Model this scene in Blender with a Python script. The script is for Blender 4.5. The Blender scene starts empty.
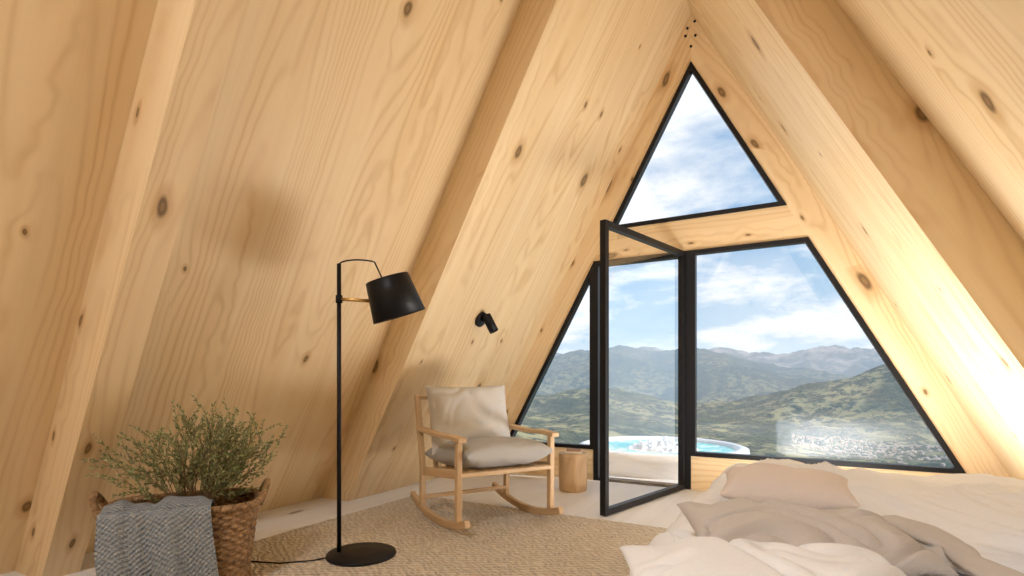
import bpy, bmesh, math, random
import numpy as np
from mathutils import Vector, Matrix, noise as mn
random.seed(7)
C=bpy.context.scene.collection
F=538.37; H=0.92; YAW=0.513; VH=379.27
D=4.652; M=1.839; CX=-0.904; W=2.163; WI=1.943; REC=0.28; YS=2.919
TH=math.atan(M)
try:
    bpy.context.scene.view_settings.view_transform='Standard'
except Exception as e: print(e)
# ---------------------------------------------------------------- helpers
def new_obj(name,me,mat=None,parent=None,smooth=False):
    ob=bpy.data.objects.new(name,me); C.objects.link(ob)
    if mat is not None:
        for m in (mat if isinstance(mat,(list,tuple)) else [mat]): me.materials.append(m)
    if parent: ob.parent=parent
    if smooth:
        for p in me.polygons: p.use_smooth=True
    return ob
def mesh(name,v,f,mat=None,parent=None,smooth=False):
    me=bpy.data.meshes.new(name); me.from_pydata([tuple(a) for a in v],[],f); me.update()
    return new_obj(name,me,mat,parent,smooth)
def empty(name,loc=(0,0,0),rz=0):
    e=bpy.data.objects.new(name,None); C.objects.link(e); e.location=loc; e.rotation_euler=(0,0,rz); e.empty_display_size=.1
    return e
def bevel(ob,w=.004,seg=2):
    m=ob.modifiers.new("bev","BEVEL"); m.width=w; m.segments=seg; m.limit_method='ANGLE'; m.angle_limit=math.radians(35)
def fixn(ob):
    bm=bmesh.new(); bm.from_mesh(ob.data); bmesh.ops.recalc_face_normals(bm,faces=bm.faces); bm.to_mesh(ob.data); bm.free()
def box(name,lo,hi,mat,parent=None,bev=0):
    (a,b,c),(d,e,f)=lo,hi
    v=[(a,b,c),(d,b,c),(d,e,c),(a,e,c),(a,b,f),(d,b,f),(d,e,f),(a,e,f)]
    fs=[(0,3,2,1),(4,5,6,7),(0,1,5,4),(1,2,6,5),(2,3,7,6),(3,0,4,7)]
    o=mesh(name,v,fs,mat,parent)
    if bev: bevel(o,bev)
    return o
def prism(name,poly,y0,y1,mat,parent=None):
    "poly in XZ, extruded along Y"
    n=len(poly)
    v=[(x,y0,z) for x,z in poly]+[(x,y1,z) for x,z in poly]
    f=[tuple(range(n)),tuple(range(2*n-1,n-1,-1))]+[(i,n+i,n+(i+1)%n,(i+1)%n) for i in range(n)]
    o=mesh(name,v,f,mat,parent); fixn(o); return o
def inset(poly,w):
    n=len(poly); cx=sum(p[0] for p in poly)/n; cz=sum(p[1] for p in poly)/n
    L=[]
    for i in range(n):
        p=Vector(poly[i]); q=Vector(poly[(i+1)%n]); d=(q-p).normalized(); nn=Vector((-d.y,d.x))
        if nn.dot(Vector((cx,cz))-p)<0: nn=-nn
        L.append((p+nn*w,d))
    out=[]
    for i in range(n):
        p,d=L[i-1]; q,e=L[i]
        den=d.x*e.y-d.y*e.x; t=((q.x-p.x)*e.y-(q.y-p.y)*e.x)/den
        out.append(tuple(p+d*t))
    return out
def ring(name,poly,w,y0,y1,mat,parent=None):
    n=len(poly); ip=inset(poly,w)
    v=[(x,y0,z) for x,z in poly]+[(x,y0,z) for x,z in ip]+[(x,y1,z) for x,z in poly]+[(x,y1,z) for x,z in ip]
    f=[]
    for i in range(n):
        j=(i+1)%n
        f+=[(i,j,n+j,n+i),(2*n+i,3*n+i,3*n+j,2*n+j),(i,2*n+i,2*n+j,j),(n+i,n+j,3*n+j,3*n+i)]
    o=mesh(name,v,f,mat,parent); fixn(o); return o,ip
def wooduv(ob,grain,off=None):
    me=ob.data; g=Vector(grain).normalized()
    if not me.uv_layers: me.uv_layers.new(name="UVMap")
    uv=me.uv_layers.active.data
    if off is None: off=(random.uniform(0,30),random.uniform(0,30))
    for p in me.polygons:
        n=p.normal; a=n.cross(g)
        gg=g
        if a.length<.3:
            a=n.orthogonal(); gg=n.cross(a)
        a=a.normalized()
        for li in p.loop_indices:
            co=me.vertices[me.loops[li].vertex_index].co
            uv[li].uv=(co.dot(a)+off[0],co.dot(gg)+off[1])
def sweep(name,pts,sec,mat,parent=None,closed=False,radii=None,up=(0,0,1),smooth=True,caps=True):
    if isinstance(sec,(int,float)):
        r=sec; sec=[(r*math.cos(a),r*math.sin(a)) for a in [2*math.pi*i/10 for i in range(10)]]
    pts=[Vector(p) for p in pts]; n=len(pts); k=len(sec); v=[]; f=[]
    upv=Vector(up)
    for i,p in enumerate(pts):
        if closed: t=(pts[(i+1)%n]-pts[i-1])
        else: t=pts[min(i+1,n-1)]-pts[max(i-1,0)]
        t.normalize()
        s=t.cross(upv)
        if s.length<1e-3: s=t.cross(Vector((1,0,0)))
        s.normalize(); u=s.cross(t)
        sc=radii[i] if radii else 1
        for a,b in sec: v.append(p+s*a*sc+u*b*sc)
    for i in range(n if closed else n-1):
        j=(i+1)%n
        for q in range(k): f.append((i*k+q,i*k+(q+1)%k,j*k+(q+1)%k,j*k+q))
    if not closed and caps: f+= [tuple(range(k))[::-1],tuple((n-1)*k+q for q in range(k))]
    o=mesh(name,v,f,mat,parent,smooth); fixn(o); return o
def rect(w,h): return [(-w/2,-h/2),(w/2,-h/2),(w/2,h/2),(-w/2,h/2)]
def lathe(name,prof,mat,parent=None,seg=48,loc=(0,0,0)):
    v=[];f=[];n=len(prof)
    for i in range(seg):
        a=2*math.pi*i/seg
        for r,z in prof: v.append((loc[0]+r*math.cos(a),loc[1]+r*math.sin(a),loc[2]+z))
    for i in range(seg):
        j=(i+1)%seg
        for k in range(n-1): f.append((i*n+k,j*n+k,j*n+k+1,i*n+k+1))
    o=mesh(name,v,f,mat,parent,True); 
    bm=bmesh.new(); bm.from_mesh(o.data); bmesh.ops.remove_doubles(bm,verts=bm.verts,dist=1e-5); bmesh.ops.recalc_face_normals(bm,faces=bm.faces); bm.to_mesh(o.data); bm.free()
    return o
# ---------------------------------------------------------------- node materials
class NT:
    def __init__(s,name):
        s.m=bpy.data.materials.new(name); s.m.use_nodes=True; s.t=s.m.node_tree; s.t.nodes.clear()
        s.out=s.t.nodes.new("ShaderNodeOutputMaterial")
    def n(s,typ,ins=None,**kw):
        x=s.t.nodes.new(typ)
        for k,v in kw.items(): setattr(x,k,v)
        for k,v in (ins or {}).items(): s.set(x.inputs[k],v)
        return x
    def set(s,sock,v):
        if isinstance(v,bpy.types.NodeSocket): s.t.links.new(v,sock)
        elif isinstance(v,bpy.types.Node): s.t.links.new(v.outputs[0],sock)
        else: sock.default_value=v
    def math(s,op,a,b=None,c=None,clamp=False):
        x=s.t.nodes.new("ShaderNodeMath"); x.operation=op; x.use_clamp=clamp
        s.set(x.inputs[0],a)
        if b is not None: s.set(x.inputs[1],b)
        if c is not None: s.set(x.inputs[2],c)
        return x.outputs[0]
    def mix(s,fac,a,b,mode='MIX'):
        x=s.t.nodes.new("ShaderNodeMix"); x.data_type='RGBA'; x.blend_type=mode
        s.set(x.inputs[0],fac); s.set(x.inputs[6],a); s.set(x.inputs[7],b); return x.outputs[2]
    def ramp(s,fac,stops):
        x=s.t.nodes.new("ShaderNodeValToRGB"); s.set(x.inputs[0],fac); e=x.color_ramp.elements
        while len(e)<len(stops): e.new(.5)
        for el,(p,c) in zip(e,stops): el.position=p; el.color=c if len(c)==4 else (*c,1)
        return x.outputs[0]
    def comb(s,x,y,z=0.0):
        c=s.t.nodes.new("ShaderNodeCombineXYZ"); s.set(c.inputs[0],x); s.set(c.inputs[1],y); s.set(c.inputs[2],z); return c.outputs[0]
    def noise(s,vec,scale=5,detail=2,rough=.5,dist=0):
        return s.n("ShaderNodeTexNoise",{"Vector":vec,"Scale":scale,"Detail":detail,"Roughness":rough,"Distortion":dist}).outputs[0]
    def bsdf(s,col,rough=.6,metal=0,bump=None,bstr=.3,bdist=.01,**ex):
        b=s.n("ShaderNodeBsdfPrincipled"); s.set(b.inputs["Base Color"],col); s.set(b.inputs["Roughness"],rough); s.set(b.inputs["Metallic"],metal)
        for k,v in ex.items(): s.set(b.inputs[k.replace('_',' ')],v)
        if bump is not None:
            bp=s.n("ShaderNodeBump",{"Strength":bstr,"Distance":bdist,"Height":bump}); s.set(b.inputs["Normal"],bp.outputs[0])
        s.t.links.new(b.outputs[0],s.out.inputs[0]); return s.m
def c4(c): return (*c,1)
def wood(name,light,mid,dark,kscale=(1.8,1.1),kprob=.68,rings=46,board=.0,rough=.55,bend=8.0,lines=.60,freq=100.,kr=.070):
    N=NT(name); uv=N.n("ShaderNodeUVMap"); sp=N.n("ShaderNodeSeparateXYZ",{0:uv.outputs[0]}); u,v=sp.outputs[0],sp.outputs[1]
    wob=N.math('MULTIPLY',N.math('SUBTRACT',N.noise(N.comb(u,v),6,1),.5),.05)
    u2=N.math('ADD',u,wob)
    vo=N.n("ShaderNodeTexVoronoi",{"Vector":N.comb(N.math('MULTIPLY',u2,kscale[0]),N.math('MULTIPLY',v,kscale[1])),"Scale":1.0},voronoi_dimensions='2D')
    dist=vo.outputs["Distance"]; rnd=N.n("ShaderNodeSeparateColor",{0:vo.outputs["Color"]})
    on=N.math('GREATER_THAN',rnd.outputs[0],1-kprob)
    r=N.math('MULTIPLY',N.math('MULTIPLY_ADD',N.math('POWER',rnd.outputs[1],2.0),kr,.018),on)
    r=N.math('MULTIPLY',r,kscale[0]/2.1)
    fac=N.math('DIVIDE',dist,N.math('MAXIMUM',r,.001))
    kn=N.n("ShaderNodeMapRange",{"Value":fac,"From Min":.6,"From Max":1.15,"To Min":1.0,"To Max":0.0},interpolation_type='SMOOTHSTEP').outputs[0]
    kn=N.math('MULTIPLY',kn,on)
    halo=N.math('MULTIPLY',N.n("ShaderNodeMapRange",{"Value":fac,"From Min":1.0,"From Max":2.6,"To Min":1.0,"To Max":0.0},interpolation_type='SMOOTHSTEP').outputs[0],on)
    nn=N.noise(N.comb(N.math('MULTIPLY',u2,2.8),N.math('MULTIPLY',v,.30)),1.0,1,.4)
    ph=N.math('ADD',N.math('MULTIPLY',nn,rings*2.4),N.math('MULTIPLY',N.math('MULTIPLY',N.math('POWER',2.718,N.math('MULTIPLY',dist,-9.0)),on),bend))
    ph=N.math('ADD',ph,N.math('MULTIPLY',u,freq))
    s_=N.math('MULTIPLY_ADD',N.math('SINE',ph),.5,.5)
    line=N.math('POWER',s_,3.2)
    fine=N.noise(N.comb(N.math('MULTIPLY',u,140.),N.math('MULTIPLY',v,2.)),1.0,1,.6)
    tone=N.noise(N.comb(N.math('MULTIPLY',u,8.),N.math('MULTIPLY',v,.4)),1.0,2,.55)
    tone=N.n("ShaderNodeMapRange",{"Value":tone,"From Min":.3,"From Max":.7}).outputs[0]
    col=N.mix(N.math('MULTIPLY',tone,.9,clamp=True),c4(light),c4(mid))
    lf=N.math('MULTIPLY',line,N.math('MULTIPLY_ADD',tone,.8,.12),clamp=True)
    col=N.mix(N.math('MULTIPLY',lf,lines),col,c4(dark))
    col=N.mix(N.math('MULTIPLY_ADD',fine,.7,-.2,clamp=True),col,c4(mid))
    if board:
        bi=N.math('FLOOR',N.math('DIVIDE',u,board)); wn=N.n("ShaderNodeTexWhiteNoise",{"W":bi},noise_dimensions='1D').outputs[0]
        col=N.mix(N.math('MULTIPLY',wn,.22),col,c4(tuple(x*.8 for x in mid)))
        fr=N.math('ABSOLUTE',N.math('SUBTRACT',N.math('FRACT',N.math('DIVIDE',u,board)),.5))
        seam=N.math('GREATER_THAN',fr,.494)
        col=N.mix(N.math('MULTIPLY',seam,.35),col,c4(tuple(x*.5 for x in dark)))
    col=N.mix(N.math('MULTIPLY',halo,.55),col,c4(dark))
    kc=N.mix(N.math('MULTIPLY_ADD',N.math('SINE',N.math('MULTIPLY',fac,9.)),.3,.4),c4(tuple(x*.26 for x in dark)),c4(tuple(x*.6 for x in dark)))
    col=N.mix(N.math('MULTIPLY',kn,.95),col,kc)
    return N.bsdf(col,rough,bump=fine,bstr=.05,bdist=.002)
PINE=wood("pine_panel",(.84,.675,.435),(.765,.56,.305),(.54,.31,.12))
PINE2=wood("pine_glulam",(.85,.685,.445),(.775,.57,.32),(.55,.32,.13),kscale=(5,2.0),kprob=.5,kr=.062)
OAK=wood("oak_chair_wood",(.66,.47,.28),(.58,.39,.21),(.42,.24,.11),kprob=.0,rings=25,lines=.5)
STUMPW=wood("stump_wood",(.62,.42,.23),(.5,.32,.16),(.30,.16,.07),kprob=.2)
FLOORW=wood("whitewashed_floor",(.86,.85,.84),(.82,.79,.77),(.68,.63,.58),kprob=.2,board=.16,kscale=(2,.6),lines=.25)
DECKW=wood("deck_boards",(.84,.84,.84),(.78,.78,.78),(.60,.59,.58),kprob=.0,board=.14,lines=.4)
def plain(name,col,rough=.5,metal=0,**k):
    N=NT(name); tc=N.n("ShaderNodeTexCoord"); nz=N.noise(tc.outputs["Object"],40,2)
    c=N.mix(N.math('MULTIPLY',nz,.25),c4(col),c4(tuple(x*.75 for x in col)))
    return N.bsdf(c,rough,metal,bump=nz,bstr=.03,bdist=.001,**k)
BLACK=plain("black_metal",(.010,.010,.012),.42,Specular_IOR_Level=.22)
BRASS=plain("brass",(.75,.5,.2),.3,1)
def fabric(name,col,col2,ws=900,bstr=.25,rough=.95,big=3,bd=.0015):
    N=NT(name); tc=N.n("ShaderNodeTexCoord"); o=tc.outputs["Object"]
    sp=N.n("ShaderNodeSeparateXYZ",{0:o})
    w=N.math('MULTIPLY',N.math('SINE',N.math('MULTIPLY',sp.outputs[0],ws)),N.math('SINE',N.math('MULTIPLY',N.math('ADD',sp.outputs[1],sp.outputs[2]),ws)))
    nf=N.noise(o,ws/6,1)
    c=N.mix(N.noise(o,big,2),c4(col),c4(col2)); c=N.mix(N.math('MULTIPLY',nf,.3),c,c4(tuple(x*.85 for x in col2)))
    return N.bsdf(c,rough,bump=N.math('ADD',w,nf),bstr=bstr,bdist=bd,Specular_IOR_Level=.2)
LINEN=fabric("white_linen",(.89,.91,.95),(.85,.87,.91),700,.12)
PEACH=fabric("peach_linen",(.80,.73,.70),(.74,.67,.64),700,.2)
BEIGE=fabric("beige_linen",(.62,.59,.57),(.56,.53,.51),700,.2)
CHAIRF=fabric("chair_fabric",(.70,.69,.68),(.64,.63,.62),600,.25)
SEATF=fabric("seat_fabric",(.50,.49,.48),(.44,.43,.42),600,.25)
GREYW=fabric("grey_wool",(.38,.41,.45),(.24,.27,.30),300,.9,big=60,bd=.004)
N=NT("window_glass"); g=N.n("ShaderNodeNewGeometry"); 
dp=N.n("ShaderNodeVectorMath",{0:g.outputs["Incoming"],1:g.outputs["Normal"]},operation='DOT_PRODUCT').outputs["Value"]
fr=N.math('MULTIPLY_ADD',N.math('POWER',N.math('SUBTRACT',1.0,N.math('ABSOLUTE',dp)),4.0),.85,.11,clamp=True)
t1=N.n("ShaderNodeBsdfTransparent",{"Color":(.97,.98,.98,1)}); g1=N.n("ShaderNodeBsdfGlossy",{"Color":(1,1,1,1),"Roughness":.0})
ms=N.n("ShaderNodeMixShader",{0:fr,1:t1.outputs[0],2:g1.outputs[0]}); N.t.links.new(ms.outputs[0],N.out.inputs[0]); GLASS=N.m
# ---------------------------------------------------------------- room shell
Y0=-2.6
def slope(name,side,y0,y1,o0,o1,mat,parent=None,off=None):
    P=[(CX+side*(W+o0),0),(CX+side*(W+o1),0),(CX,(W+o1)*M),(CX,(W+o0)*M)]
    o=prism(name,P,y0,y1,mat,parent); wooduv(o,(-side*1,0,M),off); return o
for side,nm in((-1,"left"),(1,"right")):
    wl_=empty("wall_"+nm)
    slope("panel",side,Y0,D+.14,REC,REC+.14,PINE,wl_)
    slope("inner_lining",side,YS,D+.14,0,REC,PINE,wl_)
    slope("rafter_near",side,1.08,1.23,0,REC,PINE2,wl_)
    slope("rafter_rear",side,-.76,-.61,0,REC,PINE2,wl_)
o=prism("wall_back",[(CX-W-REC,0),(CX+W+REC,0),(CX,(W+REC)*M)],Y0-.1,Y0,PINE); wooduv(o,(0,0,1))
fl=box("floor",(CX-W-REC-.14,Y0-.1,-.12),(CX+W+REC+.14,D+.14,0),FLOORW); wooduv(fl,(0,1,0))
gw=empty("wall_gable")
y0,y1=D,D+.14
zt=WI*M
for side in(-1,1):
    o=prism("gable_post",[(CX+side*W,0),(CX+side*WI,0),(CX,zt),(CX,W*M)],y0,y1,PINE2,gw); wooduv(o,(-side,0,M))
ZB,ZT=1.996,2.261; ZS=.28
xi=lambda z:WI-z/M
o=prism("gable_crossbeam",[(CX-xi(ZB),ZB),(CX+xi(ZB),ZB),(CX+xi(ZT),ZT),(CX-xi(ZT),ZT)],y0+.001,y1,PINE2,gw); wooduv(o,(1,0,0))
o=prism("gable_sill_right",[(CX-.0,0),(CX+xi(0),0),(CX+xi(ZS),ZS),(CX-.0,ZS)],y0+.001,y1,PINE2,gw); wooduv(o,(1,0,0))
o=prism("gable_sill_left",[(CX-xi(0),0),(CX-.85,0),(CX-.85,ZS),(CX-xi(ZS),ZS)],y0+.001,y1,PINE2,gw); wooduv(o,(1,0,0))
for dz,dx in((3.70,0),(3.78,.035),(3.86,-.03),(3.80,-.045),(3.90,.03)):
    sweep("bolt",[(CX+dx,D-.004,dz),(CX+dx,D+.01,dz)],.011,BLACK,gw)
def window(name,poly,fw=.035):
    e=empty(name)
    o,ip=ring("frame",poly,fw,D-.012,D+.06,BLACK,e)
    n=len(ip)
    mesh("glass",[(x,D+.03,z) for x,z in ip],[tuple(range(n))],GLASS,e)
window("window_1",[(CX-xi(ZT),ZT),(CX+xi(ZT),ZT),(CX,zt)])
window("window_2",[(CX,ZS),(CX+xi(ZS),ZS),(CX+xi(ZB),ZB),(CX,ZB)])
window("window_3",[(CX-xi(ZS),ZS),(CX-.86,ZS),(CX-.86,ZB-.01)])
d=empty("door_1")
box("jamb_left",(CX-.86,D-.012,0),(CX-.815,D+.08,ZB),BLACK,d)
box("jamb_right",(CX-.06,D-.012,0),(CX,D+.08,ZB),BLACK,d)
box("head",(CX-.815,D-.012,ZB-.045),(CX-.06,D+.08,ZB),BLACK,d)
box("threshold",(CX-.815,D-.01,0),(CX-.06,D+.1,.02),BLACK,d)
hx,hy=-.965,D-.03; ex,ey=-1.237,3.43
L=math.hypot(ex-hx,ey-hy)
leaf=bpy.data.objects.new("leaf",None); C.objects.link(leaf); leaf.parent=d; leaf.location=(hx,hy,0); leaf.rotation_euler=(0,0,math.atan2(ey-hy,ex-hx))
o,ip=ring("leaf_frame",[(0,.008),(L,.008),(L,1.985),(0,1.985)],.042,-.022,.022,BLACK,leaf)
mesh("leaf_glass",[(x,0,z) for x,z in ip],[(0,1,2,3)],GLASS,leaf)
# ---------------------------------------------------------------- deck & tub
dk=box("deck",(-5,D+.15,-.15),(2.2,6.95,-.01),DECKW); wooduv(dk,(1,0,0))
TUBR=plain("tub_white_acrylic",(.86,.86,.88),.25)
N=NT("tub_water"); tc=N.n("ShaderNodeTexCoord"); nz=N.noise(tc.outputs["Object"],9,3,.6,.6)
fo=N.ramp(nz,[(.50,(0,0,0)),(.66,(1,1,1))])
WATER=N.bsdf(N.mix(fo,(.18,.62,.66,1),(.80,.93,.93,1)),.3,bump=nz,bstr=.5,bdist=.04,Specular_IOR_Level=.15)
tub=empty("hot_tub",(-1.46,5.88,0))
lathe("shell",[(.76,.02),(.76,.17),(.78,.21),(.82,.22),(.88,.20),(.89,.14),(.87,-.009)],TUBR,tub,72)
lathe("water",[(0,.175),(.3,.175),(.762,.175)],WATER,tub,72)
v=[];f=[];n=80
for i in range(n+1):
    for j in range(n+1):
        x=(i/n-.5)*.9;y=(j/n-.5)*.9;r=math.hypot(x-.03,y+.05)
        v.append((x,y,.168+max(0,(1-r/.38))**.6*.12*(.25+abs(mn.noise(Vector((x*12,y*12,0))))*1.2+abs(mn.noise(Vector((x*34,y*34,3))))*.9)))
for i in range(n):
    for j in range(n): f.append((i*(n+1)+j,(i+1)*(n+1)+j,(i+1)*(n+1)+j+1,i*(n+1)+j+1))
mesh("bubbling_foam",v,f,plain("foam",(.92,.93,.95),.8),tub,True)
# ---------------------------------------------------------------- landscape
fw=Vector((-math.sin(YAW),math.cos(YAW))); rt=Vector((math.cos(YAW),math.sin(YAW)))
rings=[(9,[(512,560)]),(25,[(512,520)]),(80,[(512,500)]),(250,[(512,470),(690,480),(960,500)]),
 (600,[(512,432),(690,452),(800,456),(960,474)]),
 (900,[(512,425),(600,418),(690,436),(800,442),(960,458)]),
 (1500,[(450,385),(530,400),(600,392),(650,402),(690,412),(740,402),(800,388),(850,380),(900,366),(960,374),(1100,372)]),
 (1900,[(512,412),(960,402)]),
 (2800,[(400,372),(520,362),(570,356),(620,350),(660,356),(690,352),(720,358),(760,365),(830,378),(900,388),(1100,392)]),
 (3500,[(512,390),(960,390)]),
 (5000,[(400,350),(520,355),(600,359),(640,351),(690,355),(715,351),(745,356),(775,358),(800,353),(835,350),(870,354),(900,356),(960,353),(1100,354)]),
 (6500,[(512,379),(960,379)])]
lr=np.array([math.log(r) for r,_ in rings])
def th(a,r):
    u=512+F*math.tan(max(-1.1,min(1.1,a)))
    vv=np.array([np.interp(u,[p[0] for p in q],[p[1] for p in q]) for _,q in rings])
    x=math.log(r); k=int(np.clip(np.searchsorted(lr,x)-1,0,len(lr)-2)); t=(x-lr[k])/(lr[k+1]-lr[k]); t=min(max(t,0),1); t=t*t*(3-2*t)
    vp=vv[k]*(1-t)+vv[k+1]*t
    z=H+(VH-vp)/F*r*math.cos(a)
    p=fw*math.cos(a)*r+rt*math.sin(a)*r
    q=Vector((p.x,p.y,0))
    nn=0;amp=1;fr_=1/340.
    for o in range(7):
        nn+=amp*(0.5-abs(mn.noise(q*fr_+Vector((o*7.3,o*3.1,0))))*1.7); amp*=.54; fr_*=2.0
    w=min(1,max(0,(r-60)/400))
    z+=nn*(7+ r*.0095)*w
    return p.x,p.y,z
v=[];f=[];na,nr=440,320
for i in range(na):
    a=-0.45+1.5*i/(na-1)
    for j in range(nr):
        r=9*(6500/9)**((j/(nr-1))**.55)
        v.append(th(a,r))
for i in range(na-1):
    for j in range(nr-1): f.append((i*nr+j,(i+1)*nr+j,(i+1)*nr+j+1,i*nr+j+1))
N=NT("landscape"); g=N.n("ShaderNodeNewGeometry"); P=g.outputs["Position"]
ln=N.n("ShaderNodeVectorMath",{0:P},operation='LENGTH').outputs["Value"]
n1=N.noise(P,.006,4,.6); n2=N.noise(P,.04,4,.75); n3=N.noise(P,.2,2,.7)
green=N.mix(N.ramp(n1,[(.44,(0,0,0)),(.54,(1,1,1))]),(.090,.10,.050,1),(.42,.36,.17,1))
green=N.mix(N.ramp(n2,[(.47,(0,0,0)),(.53,(1,1,1))]),green,(.045,.055,.030,1))
green=N.mix(N.math('MULTIPLY',N.ramp(n3,[(.5,(0,0,0)),(.6,(1,1,1))]),.4),green,(.38,.33,.19,1))
rock=N.mix(N.ramp(n1,[(.45,(0,0,0)),(.6,(1,1,1))]),(.14,.15,.14,1),(.80,.62,.52,1))
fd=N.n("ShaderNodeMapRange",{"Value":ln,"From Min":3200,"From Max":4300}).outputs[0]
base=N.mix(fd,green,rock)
hz=N.ramp(N.math('DIVIDE',ln,6500.),[(0,(0,0,0)),(.08,(.26,)*3),(.23,(.42,)*3),(.43,(.82,)*3),(.75,(.80,)*3),(1,(.9,)*3)])  # haze painted into the ground colour, a glowing blue that grows with distance
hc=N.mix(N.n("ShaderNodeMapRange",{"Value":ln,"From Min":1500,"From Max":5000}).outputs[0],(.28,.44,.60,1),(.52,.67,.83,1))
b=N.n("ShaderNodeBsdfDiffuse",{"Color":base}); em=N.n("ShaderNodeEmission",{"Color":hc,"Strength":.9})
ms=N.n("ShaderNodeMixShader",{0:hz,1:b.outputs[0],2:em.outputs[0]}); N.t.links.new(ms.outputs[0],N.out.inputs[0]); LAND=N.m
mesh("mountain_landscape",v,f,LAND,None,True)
v=[];f=[]
for _ in range(640):
    a=random.uniform(.48,.76); r=random.gauss(800,85)
    x,y,z=th(a,r); s=random.uniform(1.1,2.3); h=random.uniform(1.0,2.0); b0=len(v); ry=random.random()
    for dz in(-1,h):
        for q in range(4):
            an=ry+q*math.pi/2; v.append((x+s*math.cos(an),y+s*math.sin(an),z+dz))
    v.append((x,y,z+h+.8))
    f+=[(b0,b0+1,b0+5,b0+4),(b0+1,b0+2,b0+6,b0+5),(b0+2,b0+3,b0+7,b0+6),(b0+3,b0,b0+4,b0+7)]
    f+=[(b0+4,b0+5,b0+8),(b0+5,b0+6,b0+8),(b0+6,b0+7,b0+8),(b0+7,b0+4,b0+8)]
mesh("distant_village",v,f,plain("village_plaster",(.52,.47,.43),.8))
# ---------------------------------------------------------------- rug
N=NT("jute_rug"); tc=N.n("ShaderNodeTexCoord"); sp=N.n("ShaderNodeSeparateXYZ",{0:tc.outputs["Object"]})
wx=N.noise(tc.outputs["Object"],14,1)
a=N.math('SINE',N.math('ADD',N.math('MULTIPLY',sp.outputs[1],165.),N.math('MULTIPLY',wx,6.)))
b=N.math('SINE',N.math('ADD',N.math('MULTIPLY',sp.outputs[0],100.),N.math('MULTIPLY',wx,10.)))
hgt=N.math('MULTIPLY_ADD',N.math('MULTIPLY',a,b),.5,.5)
nz=N.noise(tc.outputs["Object"],45,3,.75)
nz2=N.n("ShaderNodeMapRange",{"Value":nz,"From Min":.3,"From Max":.7}).outputs[0]
col=N.mix(hgt,(.50,.40,.29,1),(.88,.80,.68,1)); col=N.mix(N.math('MULTIPLY',nz2,.55),col,(.80,.71,.58,1))
RUG=N.bsdf(col,.95,bump=N.math('ADD',hgt,nz),bstr=1.,bdist=.016,Specular_IOR_Level=.2)
rug=box("jute_rug",(-2.74,.15,.0),(-.26,3.32,.014),RUG,None,.006)
# ---------------------------------------------------------------- floor lamp
lp=empty("floor_lamp",(-2.135,1.977,.014),YAW)
lathe("base",[(0,0),(.172,0),(.176,.006),(.172,.016),(.05,.022),(0,.022)],BLACK,lp,64,(.115,0,0))
sweep("pole",[(0,0,.01),(0,0,1.50)],.011,BLACK,lp)
sweep("arm",[(-.01,0,1.318),(.06,0,1.316),(.165,0,1.308)],.009,BRASS,lp)
lathe("joint",[(0,-.02),(.017,-.02),(.017,.02),(0,.02)],BLACK,lp,20,(0,0,1.318))
sweep("cable",[(0,0,1.50)]+[(.115-.115*math.cos(t),0,1.495+.035*math.sin(t)*1.0-(.02*t/3.14)**1) for t in np.linspace(.1,2.2,14)]+[(.215,0,1.44),(.232,0,1.40)],.004,BLACK,lp)
sh=bpy.data.objects.new("shade_pivot",None); C.objects.link(sh); sh.parent=lp; sh.location=(.28,0,1.325); sh.rotation_euler=(math.radians(8),math.radians(-17),0)
lathe("shade",[(0,.105),(.108,.105),(.112,.102),(.138,-.10),(.133,-.10),(.107,.097),(0,.097)],BLACK,sh,64)
NB=NT("lamp_bulb"); e_=NB.n("ShaderNodeEmission",{"Color":(1,.72,.42,1),"Strength":14}); NB.t.links.new(e_.outputs[0],NB.out.inputs[0])
lathe("bulb",[(0,-.06),(.02,-.05),(.03,-.03),(.02,0),(.012,.02),(.012,.09)],NB.m,sh,20)
sweep("cord",[(.0,-.02,.006),(-.1,-.09,.004),(-.25,-.13,.004),(-.42,-.10,.004),(-.60,-.02,.004)],.0035,BLACK,lp)
# ---------------------------------------------------------------- wall spotlight on left lining
wl=empty("wall_spotlight",(-2.33,3.58,1.41))
nrm=Vector((M,0,-1)).normalized()
q=nrm.to_track_quat('Z','X').to_matrix().to_4x4()
o=lathe("mount",[(0,0),(.062,0),(.062,.02),(.054,.024),(0,.024)],BLACK,wl,40); o.matrix_local=Matrix.Translation(nrm*.03)@q
sweep("stem",[nrm*.03,nrm*.09],.008,BLACK,wl)
dirv=Vector((.45,.12,-.9)).normalized(); c0=nrm*.10+Vector((.02,0,.01))
o=lathe("spot_head",[(0,-.055),(.034,-.055),(.037,-.05),(.037,.09),(.033,.09),(.03,.03),(0,.03)],BLACK,wl,32)
o.matrix_local=Matrix.Translation(c0)@dirv.to_track_quat('Z','Y').to_matrix().to_4x4()
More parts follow.
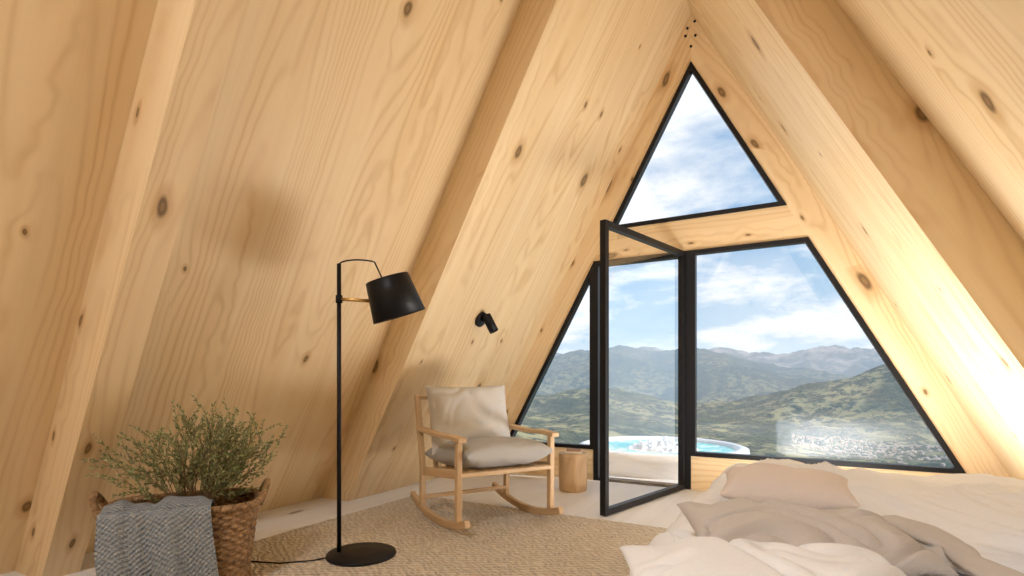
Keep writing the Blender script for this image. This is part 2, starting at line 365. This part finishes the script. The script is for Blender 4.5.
# ---------------------------------------------------------------- cushions
def cushion(name,w,d_,h,mat,parent=None,seed=0,wr=.012,pw=.5,n=56,fold=5):
    v=[];f=[]
    for sgn in (1,-1):
        for i in range(n+1):
            for j in range(n+1):
                s=math.sin((i/n-.5)*math.pi);t=math.sin((j/n-.5)*math.pi)
                prof=max(0,(1-abs(s)**3)*(1-abs(t)**3))**pw
                x=s*w/2*(1-.07*(1-t*t)*abs(s)); y=t*d_/2*(1-.07*(1-s*s)*abs(t))
                q=Vector((x*fold,y*fold,seed*3.1+sgn))
                wv=Vector((mn.noise(q*.8)*1.2,mn.noise(q*.8+Vector((9,0,0)))*1.2,0))
                nz=(1-min(1,abs(mn.noise(q+wv))*3))**1.5*-1.0+.5*mn.noise(q*.9)
                ed=max(abs(s),abs(t)); pk=math.sin((x if abs(t)>abs(s) else y)*95+seed)*max(0,ed-.8)*2
                z=sgn*(h/2*prof+wr*(nz+.25*pk)*min(1,prof*1.6))
                v.append((x,y,z))
    m=(n+1)*(n+1)
    for k in(0,1):
        for i in range(n):
            for j in range(n):
                a=k*m+i*(n+1)+j; b=a+n+1
                f.append((a,b,b+1,a+1) if k==0 else (a,a+1,b+1,b))
    o=mesh(name,v,f,mat,parent,True)
    bm=bmesh.new(); bm.from_mesh(o.data); bmesh.ops.remove_doubles(bm,verts=bm.verts,dist=1e-4); bm.to_mesh(o.data); bm.free()
    return o
# ---------------------------------------------------------------- rocking chair (local: +x forward, +y left, z up)
ch=empty("rocking_chair",(-1.88,2.99,.0145),math.radians(-30))
hw=.325
def bar(name,pts,w,h,up=(0,1,0)):
    o=sweep(name,pts,rect(w,h),OAK,ch,up=up,smooth=False); wooduv(o,(Vector(pts[-1])-Vector(pts[0]))); bevel(o,.006,3); return o
for s,nm in((-1,"right"),(1,"left")):
    y=s*hw
    R=1.35; pts=[(x-.03,y,.022+R-math.sqrt(R*R-x*x)) for x in np.linspace(-.46,.42,22)]
    bar("rocker_"+nm,pts,.045,.034)
    bar("front_leg_"+nm,[(.27,y,.05),(.275,y,.54)],.04,.034)
    bar("rear_leg_"+nm,[(-.30,y,.06),(-.29,y,.30),(-.34,y,.55),(-.40,y,.80)],.04,.034)
    bar("arm_"+nm,[(-.35,y,.57),(-.2,y,.565),(0,y,.555),(.2,y,.562),(.33,y,.552)],.028,.055,)
    bar("seat_rail_"+nm,[(-.31,y*.99,.29),(.27,y*.99,.35)],.055,.026)
bar("front_rail",[(.27,-hw,.345),(.27,hw,.345)],.055,.026,(0,0,1))
bar("rear_rail",[(-.30,-hw,.29),(-.30,hw,.29)],.05,.026,(0,0,1))
bar("top_rail",[(-.395,-hw,.78),(-.395,hw,.78)],.05,.026,(0,0,1))
bar("stretcher",[(-.28,-hw,.12),(-.28,hw,.12)],.03,.026,(0,0,1))
for i in range(6):
    y=-hw+.1+i*(2*hw-.2)/5
    bar("back_slat",[(-.30,y,.30),(-.395,y,.77)],.012,.035,(0,1,0))
    bar("seat_slat",[(-.30,y,.30),(.26,y,.355)],.014,.04,(0,1,0))
o=cushion("seat_cushion",.66,.60,.19,SEATF,ch,1,.012,.35); o.location=(.01,0,.43); o.rotation_euler=(0,math.radians(-5),0)
o=cushion("back_cushion",.47,.61,.21,CHAIRF,ch,2,.016,.42); o.location=(-.235,0,.635); o.rotation_euler=(0,math.radians(-104),0)
# ---------------------------------------------------------------- stump table
st=empty("stump_side_table",(-1.75,4.14,0))
v=[];f=[];seg=40
levels=[0,.02,.1,.2,.29,.31]
for z in levels:
    for i in range(seg):
        a=2*math.pi*i/seg; r=.118+.008*mn.noise(Vector((math.cos(a)*1.5,math.sin(a)*1.5,z)))+(-.006 if z in(0,.31) else 0)
        v.append((r*math.cos(a),r*math.sin(a),z))
for k in range(len(levels)-1):
    for i in range(seg): f.append((k*seg+i,k*seg+(i+1)%seg,(k+1)*seg+(i+1)%seg,(k+1)*seg+i))
f+=[tuple(range(seg))[::-1],tuple((len(levels)-1)*seg+i for i in range(seg))]
o=mesh("log",v,f,STUMPW,st); wooduv(o,(0,0,1))
bk=empty("stacked_books",(-1.74,4.13,.31),.4)
box("book_lower",(-.07,-.05,0),(.07,.05,.018),plain("book_cream",(.7,.62,.5),.7),bk,.002)
box("book_upper",(-.06,-.045,.018),(.06,.045,.033),plain("book_brown",(.3,.16,.09),.7),bk,.002)
# ---------------------------------------------------------------- basket
bx=Vector((-2.477,1.061)); bx2=Vector((-2.16,1.535)); dv=(bx2-bx); ang=math.atan2(dv.y,dv.x)
bc=(bx+bx2)/2; perp=Vector((-dv.y,dv.x)).normalized(); bc=bc+perp*.10
ZR=.0145
bs=empty("wicker_basket",(bc.x,bc.y,ZR),ang)
N=NT("wicker"); tc=N.n("ShaderNodeTexCoord"); nz=N.noise(tc.outputs["Object"],45,2,.7)
WICK=N.bsdf(N.ramp(nz,[(.3,(.13,.065,.028)),(.55,(.31,.18,.08)),(.75,(.48,.31,.16))]),.55,bump=nz,bstr=.4,bdist=.003)
BH=.355
def rr(th_,a,b,n_=4):
    c,s=math.cos(th_),math.sin(th_); return (a*abs(c)**(2/n_)*(1 if c>=0 else -1), b*abs(s)**(2/n_)*(1 if s>=0 else -1))
def outline(a,b,n):
    P=[Vector(rr(2*math.pi*i/1200,a,b)) for i in range(1200)]; P.append(P[0])
    Ls=[0]
    for i in range(1200): Ls.append(Ls[-1]+(P[i+1]-P[i]).length)
    out=[];k=0
    for i in range(n):
        t=Ls[-1]*i/n
        while Ls[k+1]<t: k+=1
        q=(t-Ls[k])/max(1e-9,Ls[k+1]-Ls[k]); out.append(P[k].lerp(P[k+1],q))
    return out
v=[];f=[];stk=56;sub=6;nc=stk*sub;rows=24;rs=5;nrw=rows*rs
O1=outline(.285,.20,nc)
for j in range(nrw+1):
    z=BH*j/nrw; k=.84+.16*(z/BH)
    row=j/rs; ri=int(row); fr_=row-ri
    for i in range(nc):
        p=O1[i]*k; n_=Vector((p.x/(.285**2),p.y/(.2**2))).normalized()
        off=.0055*math.sin(math.pi*i/sub+math.pi*ri)*math.sin(math.pi*fr_)**.6 if fr_>0 else 0
        bul=.003*math.sin(math.pi*fr_)
        q=p+n_*(off+bul); v.append((q.x,q.y,z+.004))
for j in range(nrw):
    for i in range(nc): f.append((j*nc+i,j*nc+(i+1)%nc,(j+1)*nc+(i+1)%nc,(j+1)*nc+i))
v.append((0,0,.004)); c_=len(v)-1
for i in range(nc): f.append((c_,(i+1)%nc,i))
o=mesh("woven_body",v,f,WICK,bs,True); m=o.modifiers.new("s","SOLIDIFY"); m.thickness=.006; m.offset=-1
def rope(name,path,R_,turns,r,strands=3,closed=True):
    n=len(path)
    for s_ in range(strands):
        pts=[]
        for i in range(n):
            p=Vector(path[i]); t=(Vector(path[(i+1)%n if closed else min(i+1,n-1)])-Vector(path[i-1 if closed else max(i-1,0)])).normalized()
            up=Vector((0,0,1)); sd=t.cross(up)
            if sd.length<.1: sd=Vector((0,1,0))
            sd.normalize(); up=sd.cross(t); a=2*math.pi*(turns*i/n+s_/strands)
            pts.append(p+sd*math.cos(a)*R_+up*math.sin(a)*R_)
        sweep(name,pts,[(r*math.cos(q),r*math.sin(q)) for q in np.linspace(0,2*math.pi,7)[:-1]],WICK,bs,closed=closed)
O=outline(.287,.202,400); rope("rim",[(p.x,p.y,BH+.008) for p in O],.009,40,.008)
O=outline(.25,.176,400); rope("foot",[(p.x,p.y,.012) for p in O],.006,40,.006)
for sx in(-1,1):
    pts=[(sx*(.29+.035*math.sin(t)),-.075*math.cos(t),BH-.01+.085*math.sin(t)) for t in np.linspace(0,math.pi,80)]
    rope("handle",pts,.008,9,.0075,closed=False)
# grey throw draped over basket front (front is -y local)
v=[];f=[];nu,nv=120,100; x0,x1=-.255,.115
path=[]
for i in range(nv+1):
    s=i/nv*.62
    if s<.18: y=-.03-(s)*.9; z=BH-.03+.035*math.sin(s/.18*math.pi)+ s*.25
    elif s<.24:
        t=(s-.18)/.06*math.pi*.55; y=-.194-.034*math.sin(t); z=BH+.022+.012*math.sin(t)
    else: y=-.236+ (s-.24)*.03; z=BH+.026-(s-.24)*.87
    path.append((y,z))
for k in range(4):
    path=[path[0]]+[((path[i-1][0]+path[i][0]*2+path[i+1][0])/4,(path[i-1][1]+path[i][1]*2+path[i+1][1])/4) for i in range(1,nv)]+[path[-1]]
for i in range(nv+1):
    y,z=path[i]; s=i/nv
    for j in range(nu+1):
        t=j/nu
        q=Vector((t*3.2,s*1.3,2.2))
        flare=(t-.5)*.05*max(0,s-.35)
        wobx=.018*mn.noise(Vector((t*2,s*3,5)))+flare
        x=x0+(x1-x0)*t+wobx-.012*math.sin(s*4)
        ph=t*10+1.4*s+2.6*mn.noise(q)
        fo_=(.5+.5*math.sin(ph))**1.5+.45*(.5+.5*math.sin(t*23+3*mn.noise(Vector((t*4,s*2,7)))))
        amp=.012+.050*max(0,s-.30)
        if s>.28: v.append((x,y-abs(amp*fo_)-.004,z+.03*math.sin(t*5+1)*max(0,s-.3)))
        else: v.append((x,y,z+.022*fo_))
for i in range(nv):
    for j in range(nu): f.append((i*(nu+1)+j,(i+1)*(nu+1)+j,(i+1)*(nu+1)+j+1,i*(nu+1)+j+1))
bl=mesh("grey_throw_blanket",v,f,GREYW,None,True); bl.location=bs.location; bl.rotation_euler=bs.rotation_euler
m=bl.modifiers.new("s","SOLIDIFY"); m.thickness=.008; m.offset=1
# ---------------------------------------------------------------- plant
v=[];f=[];vs=[];fs=[]
def leaf_(p,dr,ln,wd):
    dr=dr.normalized(); sd=dr.cross(Vector((random.uniform(-1,1),random.uniform(-1,1),random.uniform(-1,1))))
    if sd.length<.05:return
    sd.normalize(); up=sd.cross(dr); b0=len(v)
    v.extend([p,p+dr*ln*.45+sd*wd+up*.001,p+dr*ln,p+dr*ln*.45-sd*wd+up*.001,])
    f.append((b0,b0+1,b0+2,b0+3))
def stem(p,dr,length,steps,rad,depth):
    pts=[p.copy()]
    for i in range(steps):
        dr=(dr+Vector((random.gauss(0,.09),random.gauss(0,.09),random.gauss(0,.06)))).normalized()
        p=p+dr*length/steps; pts.append(p.copy())
        k=i/steps
        if (depth==0 and k>.35) or depth>0:
            for _ in range(4 if depth else 3):
                a=random.uniform(0,2*math.pi); o=dr.orthogonal().normalized(); o.rotate(Matrix.Rotation(a,3,dr))
                leaf_(p+dr*random.uniform(-.01,.01),dr*.9+o*.7,random.uniform(.013,.022),random.uniform(.0026,.0042))
        if depth<1 and k>.25 and random.random()<.60:
            a=random.uniform(0,2*math.pi); o=dr.orthogonal().normalized(); o.rotate(Matrix.Rotation(a,3,dr))
            stem(p,(dr+o*.6).normalized(),length*random.uniform(.22,.38),7,rad*.6,depth+1)
    b0=len(vs)
    for i,q in enumerate(pts):
        r=rad*(1-.7*i/len(pts))
        for k in range(4): a=k*math.pi/2; vs.append(q+Vector((math.cos(a)*r,math.sin(a)*r,0)))
    for i in range(len(pts)-1):
        for k in range(4): fs.append((b0+i*4+k,b0+i*4+(k+1)%4,b0+i*4+4+(k+1)%4,b0+i*4+4+k))
pl=empty("potted_shrub",(bc.x,bc.y,ZR+.004),ang)
for i in range(52):
    a=random.uniform(0,2*math.pi); tilt=random.uniform(.05,.68)
    d0=Vector((math.cos(a)*math.sin(tilt)*1.05+.15,math.sin(a)*math.sin(tilt)*.8,math.cos(tilt)))
    stem(Vector((math.cos(a)*.03+.03,math.sin(a)*.03+.02,.28)),d0,random.uniform(.35,.46)*(1-.12*tilt),14,.0028,0)
N=NT("shrub_leaves"); g=N.n("ShaderNodeNewGeometry"); rn=g.outputs["Random Per Island"]
N.bsdf(N.ramp(rn,[(0,(.11,.13,.045)),(.45,(.21,.24,.09)),(.8,(.35,.36,.16)),(1,(.50,.46,.22))]),.6)
mesh("leaves",v,f,N.m,pl); mesh("stems",vs,fs,plain("shrub_bark",(.22,.15,.08),.8),pl)
lathe("pot",[(0,.012),(.09,.012),(.11,.25),(.115,.27),(.105,.27),(.10,.26),(0,.26)],plain("pot_clay",(.35,.2,.13),.8),pl,32)
# ---------------------------------------------------------------- bed
bed=empty("bed",(0,0,0))
BX0,BX1,BY0,BY1=-.35,.95,.62,2.74
ZTOP=.525
box("base",(BX0+.05,BY0+.03,.015),(.85,BY1-.05,.26),plain("bed_base_linen",(.6,.54,.48),.9),bed,.02)
box("mattress",(BX0+.02,BY0,.26),(.93,BY1-.02,.46),LINEN,bed,.05)
def wr(x,y,s=0):
    q=Vector((x,y,s)); wv=Vector((mn.noise(q*1.6),mn.noise(q*1.6+Vector((5,2,1))),0))*.45
    q2=q+wv
    r=0
    for fx,fy,a,an in((2.6,1.0,.024,.5),(2.0,4.2,.016,-.5),(7.5,2.2,.012,1.0),(5,11,.008,.2),(16,7,.003,.8)):
        c_,s_=math.cos(an),math.sin(an); p=Vector(((q2.x*c_+q2.y*s_)*fx,(-q2.x*s_+q2.y*c_)*fy,s+fx))
        r+=a*(1-min(1,abs(mn.noise(p))*3.8))**1.4
    return r+.014*mn.noise(q*1.5)
def draped(name,ax0,ax1,by0,by1,da,db,zt,mat,parent,seed=0,step=.0095,amp=1,wall=None):
    v=[];f=[]
    na=int((ax1-ax0+da)/step); nb=int((by1-by0+db)/step)
    for i in range(na+1):
        a=-da+(ax1-ax0+da)*i/na
        for j in range(nb+1):
            b=(by1-by0+db)*j/nb; bt=by1-by0
            R=.07
            def fold(q):
                if q>R: return q,0
                s=R-q; L_=R*math.pi/2
                if s<L_: t=s/R; return R-R*math.sin(t), R*(1-math.cos(t))
                return 0, R+(s-L_)
            hx_,dx_=fold(a); hy_,dy_=fold(bt-b)
            drop=max(dx_,dy_); 
            x=ax0+hx_; y=by1-hy_; z=zt-drop
            h=wr(a+seed,b+seed*2,seed)*amp
            side=min(1,drop/.1)
            hang=(.5+.5*math.sin(b*16+2*mn.noise(Vector((a*2,b*3,seed)))*2))*.022*side if dx_>=dy_ else (.5+.5*math.sin(a*15+2*mn.noise(Vector((b*2,a*3,seed)))*2))*.022*side
            z+=h*(1-side)
            if dx_>=dy_: x-=(hang+h*.6)*side
            else: y+=(hang+h*.6)*side
            if wall is not None:
                lim=CX+W-z/M-.01 if y>YS else CX+W+REC-z/M-.01
                if x>lim: x=lim
            v.append((x,y,max(z,.02)))
    for i in range(na):
        for j in range(nb):
            f.append((i*(nb+1)+j,(i+1)*(nb+1)+j,(i+1)*(nb+1)+j+1,i*(nb+1)+j+1))
    return mesh(name,v,f,mat,parent,True)
draped("duvet",BX0-.01,BX1+.12,BY0,BY1,.42,.40,ZTOP,LINEN,bed,0,wall=1)
def foldband(name,ctr,wid,thick,mat,parent,zt,seed):
    v=[];f=[];n=120;k=52
    P=[Vector((p[0],p[1],0)) for p in ctr]
    def cr(t):
        t=t*(len(P)-1); i=min(int(t),len(P)-2); u=t-i
        p0=P[max(i-1,0)];p1=P[i];p2=P[i+1];p3=P[min(i+2,len(P)-1)]
        return .5*((2*p1)+(p2-p0)*u+(2*p0-5*p1+4*p2-p3)*u*u+(3*p1-p0-3*p2+p3)*u**3)
    for i in range(n+1):
        t=i/n; c=cr(t); tg=(cr(min(1,t+.01))-cr(max(0,t-.01))).normalized(); sd=Vector((-tg.y,tg.x,0))
        e=min(1,t/.1,(1-t)/.1)**.5 if 0<t<1 else .02
        for j in range(k):
            an=2*math.pi*j/k; cs,sn=math.cos(an),math.sin(an)
            q=Vector((c.x*6,c.y*6,seed))+sd*cs*3*wid*2+Vector((0,0,sn*.8))
            wv=mn.noise(q*.8)
            r_=1+.22*mn.noise(q*.9)-.34*(1-min(1,abs(mn.noise(Vector((q.x*1.2+wv,q.y*1.2-wv,q.z))))*3))**1.5
            w_=wid*(.85+.3*mn.noise(Vector((t*3,seed,0))))
            p=c+sd*cs*w_*e*r_; z=zt+thick*.5+thick*.5*sn*e*r_
            v.append((p.x,p.y,z))
    for i in range(n):
        for j in range(k): f.append((i*k+j,i*k+(j+1)%k,(i+1)*k+(j+1)%k,(i+1)*k+j))
    f+=[tuple(range(k))[::-1],tuple(n*k+j for j in range(k))]
    o=mesh(name,v,f,mat,parent,True); fixn(o); return o
foldband("beige_throw",[(.14,1.62),(.20,1.54),(.24,1.40),(.28,1.22),(.34,1.02),(.44,.8)],.05,.055,BEIGE,None,ZTOP+.015,3)
def place(o,loc,rot): o.location=loc; o.rotation_euler=tuple(math.radians(r) for r in rot); return o
place(cushion("peach_pillow",.36,.26,.12,PEACH,None,3,.010,.5),(-.08,1.85,ZTOP+.064),(6,0,4))
place(cushion("beige_pillow",.46,.25,.10,BEIGE,None,4,.020,.45,90,fold=8),(-.03,1.28,ZTOP+.068),(8,3,22))
place(cushion("white_pillow",.46,.30,.12,LINEN,None,5,.018,.45,90,fold=7),(-.06,.94,ZTOP+.064),(3,0,20))
place(cushion("white_pillow",.36,.46,.12,LINEN,None,6,.018,.45,90,fold=7),(.56,1.46,ZTOP+.075),(0,0,-14))
# ---------------------------------------------------------------- light
def area(name,loc,nrm,sx,sy,e,col):
    l=bpy.data.lights.new(name,'AREA'); l.shape='RECTANGLE'; l.size=sx; l.size_y=sy; l.energy=e; l.color=col
    o=bpy.data.objects.new(name,l); C.objects.link(o); o.location=loc; o.rotation_euler=Vector(nrm).to_track_quat('-Z','Y').to_euler(); return o
area("rear_fill_light",(CX,-1.3,3.66),(0,.1,-1),.36,1.1,80,(.95,.97,1))  # added fill under the rear ridge, out of view, no fixture there
area("hidden_bounce_fill",(.02,3.44,.04),(-.10,-.02,1),1.1,.95,68,(1,.98,.96))  # added area light hidden behind the bed, stands in for bounce off the floor
s=bpy.data.lights.new("sun",'SUN'); s.energy=4.2; s.angle=.03; s.color=(1,.96,.90)
so=bpy.data.objects.new("sun",s); C.objects.link(so); so.rotation_euler=(math.radians(50),0,math.radians(99))
w=bpy.data.worlds.new("World"); bpy.context.scene.world=w; w.use_nodes=True; t=w.node_tree; t.nodes.clear()
class WN(NT):
    def __init__(s,t): s.t=t; s.out=t.nodes.new("ShaderNodeOutputWorld")
N=WN(t); tc=N.n("ShaderNodeTexCoord"); sp=N.n("ShaderNodeSeparateXYZ",{0:tc.outputs["Generated"]}); z=sp.outputs[2]
sky=N.ramp(z,[(0,(.66,.77,.86)),(.10,(.42,.59,.75)),(.25,(.25,.44,.66)),(.5,(.14,.32,.57)),(1,(.10,.25,.5))])
k=N.math('ADD',N.math('ABSOLUTE',z),.22)
pv=N.comb(N.math('DIVIDE',sp.outputs[0],k),N.math('DIVIDE',sp.outputs[1],k),N.math('MULTIPLY',z,2.))
cn=N.noise(pv,1.5,7,.56,.25)
cm=N.ramp(cn,[(.44,(0,0,0)),(.56,(1,1,1))])
shd=N.noise(pv,4.5,3,.6)
cc=N.mix(shd,(.93,.95,.98,1),(.68,.73,.80,1))
col=N.mix(N.math('MULTIPLY',cm,.95),sky,cc)
bg=N.n("ShaderNodeBackground",{0:col,1:1.4}); t.links.new(bg.outputs[0],N.out.inputs[0])
# ---------------------------------------------------------------- camera
cd=bpy.data.cameras.new("Camera"); co=bpy.data.objects.new("Camera",cd); C.objects.link(co)
co.location=(0,0,H); co.rotation_euler=(math.radians(90),0,YAW)
cd.sensor_width=36; cd.lens=F*36/1024; cd.shift_y=(VH-288)/1024; cd.clip_end=20000; cd.clip_start=.02
bpy.context.scene.camera=co
